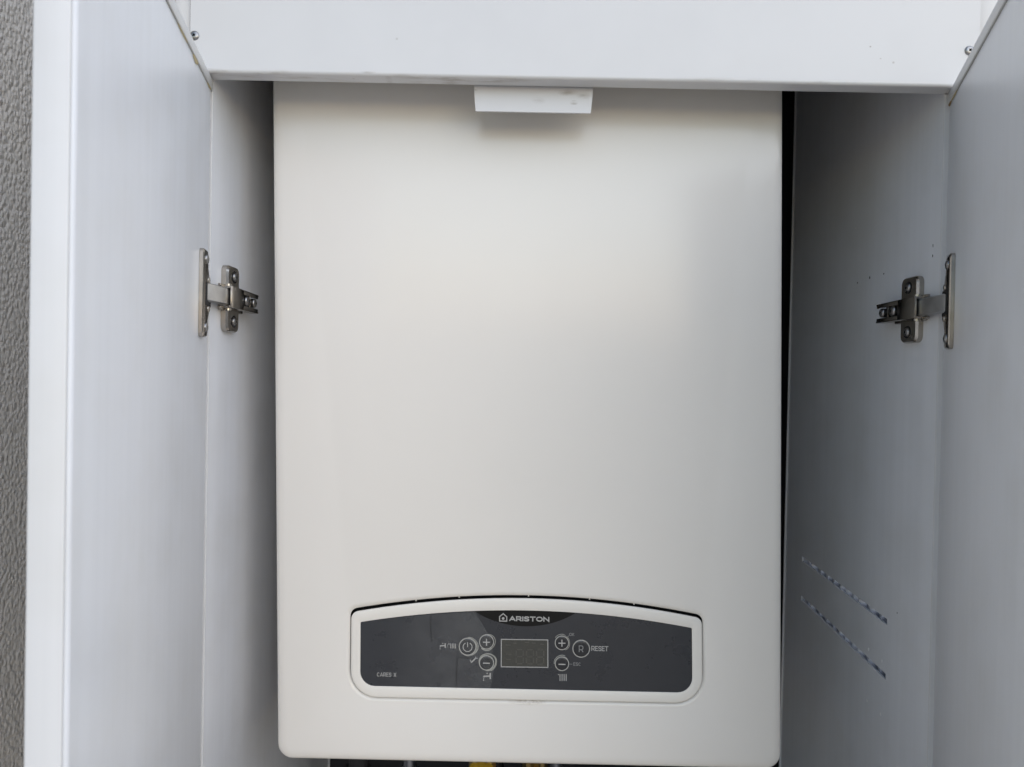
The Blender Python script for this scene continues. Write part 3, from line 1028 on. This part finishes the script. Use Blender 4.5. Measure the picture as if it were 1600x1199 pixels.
for cx, cy in ((760.2, 1003.2), (877.9, 1004.6)):
    symbol('plus_symbol', [([(cx - 5.4, cy), (cx + 5.4, cy + .2)], 1.7), ([(cx, cy - 5.4), (cx, cy - .85)], 1.7), ([(cx, cy + .95), (cx, cy + 5.4)], 1.7)], d=DS)
for cx, cy in ((760.2, 1035.4), (877.9, 1037.2)):
    symbol('minus_symbol', [([(cx - 5.4, cy), (cx + 5.4, cy + .2)], 1.7)], d=DS)
bm = bmesh.new()
for st in G['R'][0]:
    ribbon(bm, [(904.8 + u * 6.4, 1018.4 - v * 9.6) for u, v in st], 1.2, DS)
bpart('reset_symbol', bm, M['print_dim'], flap)
def tap(x, y, s, mat='print'):
    symbol('tap_symbol', [([(x + s * .92, y), (x + s * .92, y + s * .78)], s * .17),
                          ([(x + s * .84, y + s * .40), (x + s * .12, y + s * .42), (x + s * .08, y + s * .55)], s * .17),
                          ([(x + s * .10, y + s * .62), (x + s * .04, y + s * .80)], s * .07)], mat,
           dots=((x + s * .52, y + s * .04, s * .09), (x + s * .06, y + s * .92, s * .08)))
tap(755, 1051.3, 12.0)
tap(687, 1005.4, 9.4)
symbol('slash', [([(697.8, 1012.8), (700.8, 1005.6)], .7)], 'print_dim')
def radiator(x, y, w, h, nb, bw):
    st = []
    for k in range(nb):
        xx = x + (w - bw) * k / (nb - 1) + bw / 2
        st.append(([(xx, y + .05 * k), (xx, y + h + .05 * k)], bw))
    symbol('radiator_symbol', st, dots=((x - 1.9, y + 1.0, .75),))
radiator(703.8, 1005.6, 8.4, 7.8, 4, 1.0)
radiator(874.3, 1052.8, 10.8, 10.6, 4, 1.25)
symbol('spanner_symbol', [([(737.5, 1034.2), (743.5, 1028.2)], 1.9), ([(736.8, 1035.2), (734.6, 1031.2)], 1.2),
                          ([(737.5, 1034.2), (736.6, 1035.6)], 1.2), ([(743.0, 1028.6), (743.6, 1026.2)], 1.2), ([(743.4, 1028.4), (746.4, 1028.6)], 1.2)])
# clear protective film over the left part, with its edge and creases
ol = [(630, fas_top(630) + 1), (676, fas_top(676) + 1), (742, fas_top(742) + 1), (756, 978), (768, 1000), (772, 1044), (766, 1073.5), (592, 1070), (580, 1060), (580, 972)]
plate('protective_film', ol, 'film', DP - 0.0016, 0.00006)
for pts, w in (([(714.8, 1028), (714.0, 1045), (713.4, 1060), (713.2, 1073)], .8),
               ([(673.6, 958.6), (672.6, 975), (673.6, 990), (674.5, 1002)], .7),
               ([(715.5, 1025.5), (724, 1026.5), (734, 1027.5)], .8)):
    bm = bmesh.new()
    ribbon(bm, pts, w, DP - 0.0018)
    bpart('film_crease', bm, M['crease'], flap)

# ------------------------------------------------------------------ pipes and valves under the boiler
def pipe(name, px, Y, r, mat, lab, cat, nut='brass'):
    zb = P(px, 1192, YB).z
    p = P(px, 1192, Y)
    root = tag(empty(name, (p.x, Y, 0.90)), lab, cat)
    bm = bmesh.new()
    cyl(bm, (0, 0, 0), (0, 0, zb - 0.90 + 0.02 - 0.0), r, n=20)
    from_bm('tube', bm, M[mat], root, True)
    bm = bmesh.new()
    cyl(bm, (0, 0, p.z - 0.90 - 0.03), (0, 0, p.z - 0.90 - 0.004), r * 1.5, n=6)
    from_bm('nut', bm, M[nut], root)
    return root
pipe('heating_pipe', 560, 0.68, 0.009, 'pipe_shade', 'pipe coloured black as shade under the boiler next to the cabinet side', 'pipe', 'pipe_shade')
gas = pipe('gas_pipe', 770, 0.70, 0.009, 'pipe_shade', 'pipe coloured black as shade behind the yellow lever under the boiler', 'pipe', 'pipe_shade')
pipe('water_hose', 640, 0.72, 0.006, 'hose', 'braided metal hose between black pipe and yellow lever', 'hose', 'hose')
pipe('water_hose', 868, 0.72, 0.006, 'hose', 'braided metal hose by the red lever under the boiler', 'hose', 'hose')
pipe('heating_pipe', 1000, 0.68, 0.009, 'pipe_shade', 'pipe coloured black as shade under the boiler below the RESET button', 'pipe', 'pipe_shade')
def lever(px, py, Y, mat, lab, w):
    p = P(px, py, Y)
    root = tag(empty('valve', (p.x, Y, p.z - 0.03)), lab, 'valve')
    bm = bmesh.new()
    oc = round_poly([(-w, 0.030, .004), (-w * .35, 0.026, 0), (w * .35, 0.026, 0), (w, 0.030, .004), (w * .8, 0.016, .003), (-w * .8, 0.016, .003)], 5)
    a = [bm.verts.new((x, -0.004, z)) for x, z in oc]; b_ = [bm.verts.new((x, 0.004, z)) for x, z in oc]
    bridge(bm, a, b_); bm.faces.new(a); bm.faces.new(b_)
    cyl(bm, (0, -0.006, 0.021), (0, 0.006, 0.021), 0.006, n=16)
    from_bm('lever', bm, M[mat], root, True)
    bm = bmesh.new()
    cyl(bm, (0, 0.006, 0.021), (0, 0.03, 0.021), 0.005, n=12)
    cyl(bm, (0, 0.03, -0.03), (0, 0.03, 0.05), 0.012, n=8)
    from_bm('valve_body', bm, M['brass'], root, True)
lever(752, 1190, 0.600, 'yellow', 'yellow butterfly lever of the gas valve under the boiler', 0.0115)
lever(838, 1199, 0.640, 'red', 'red lever of the water valve under the boiler', 0.013)
print('XL', XL, 'XR', XR, 'ZV', ZV, 'YER', YE_R, 'pxm', PXM, 'slots', s1, s2)
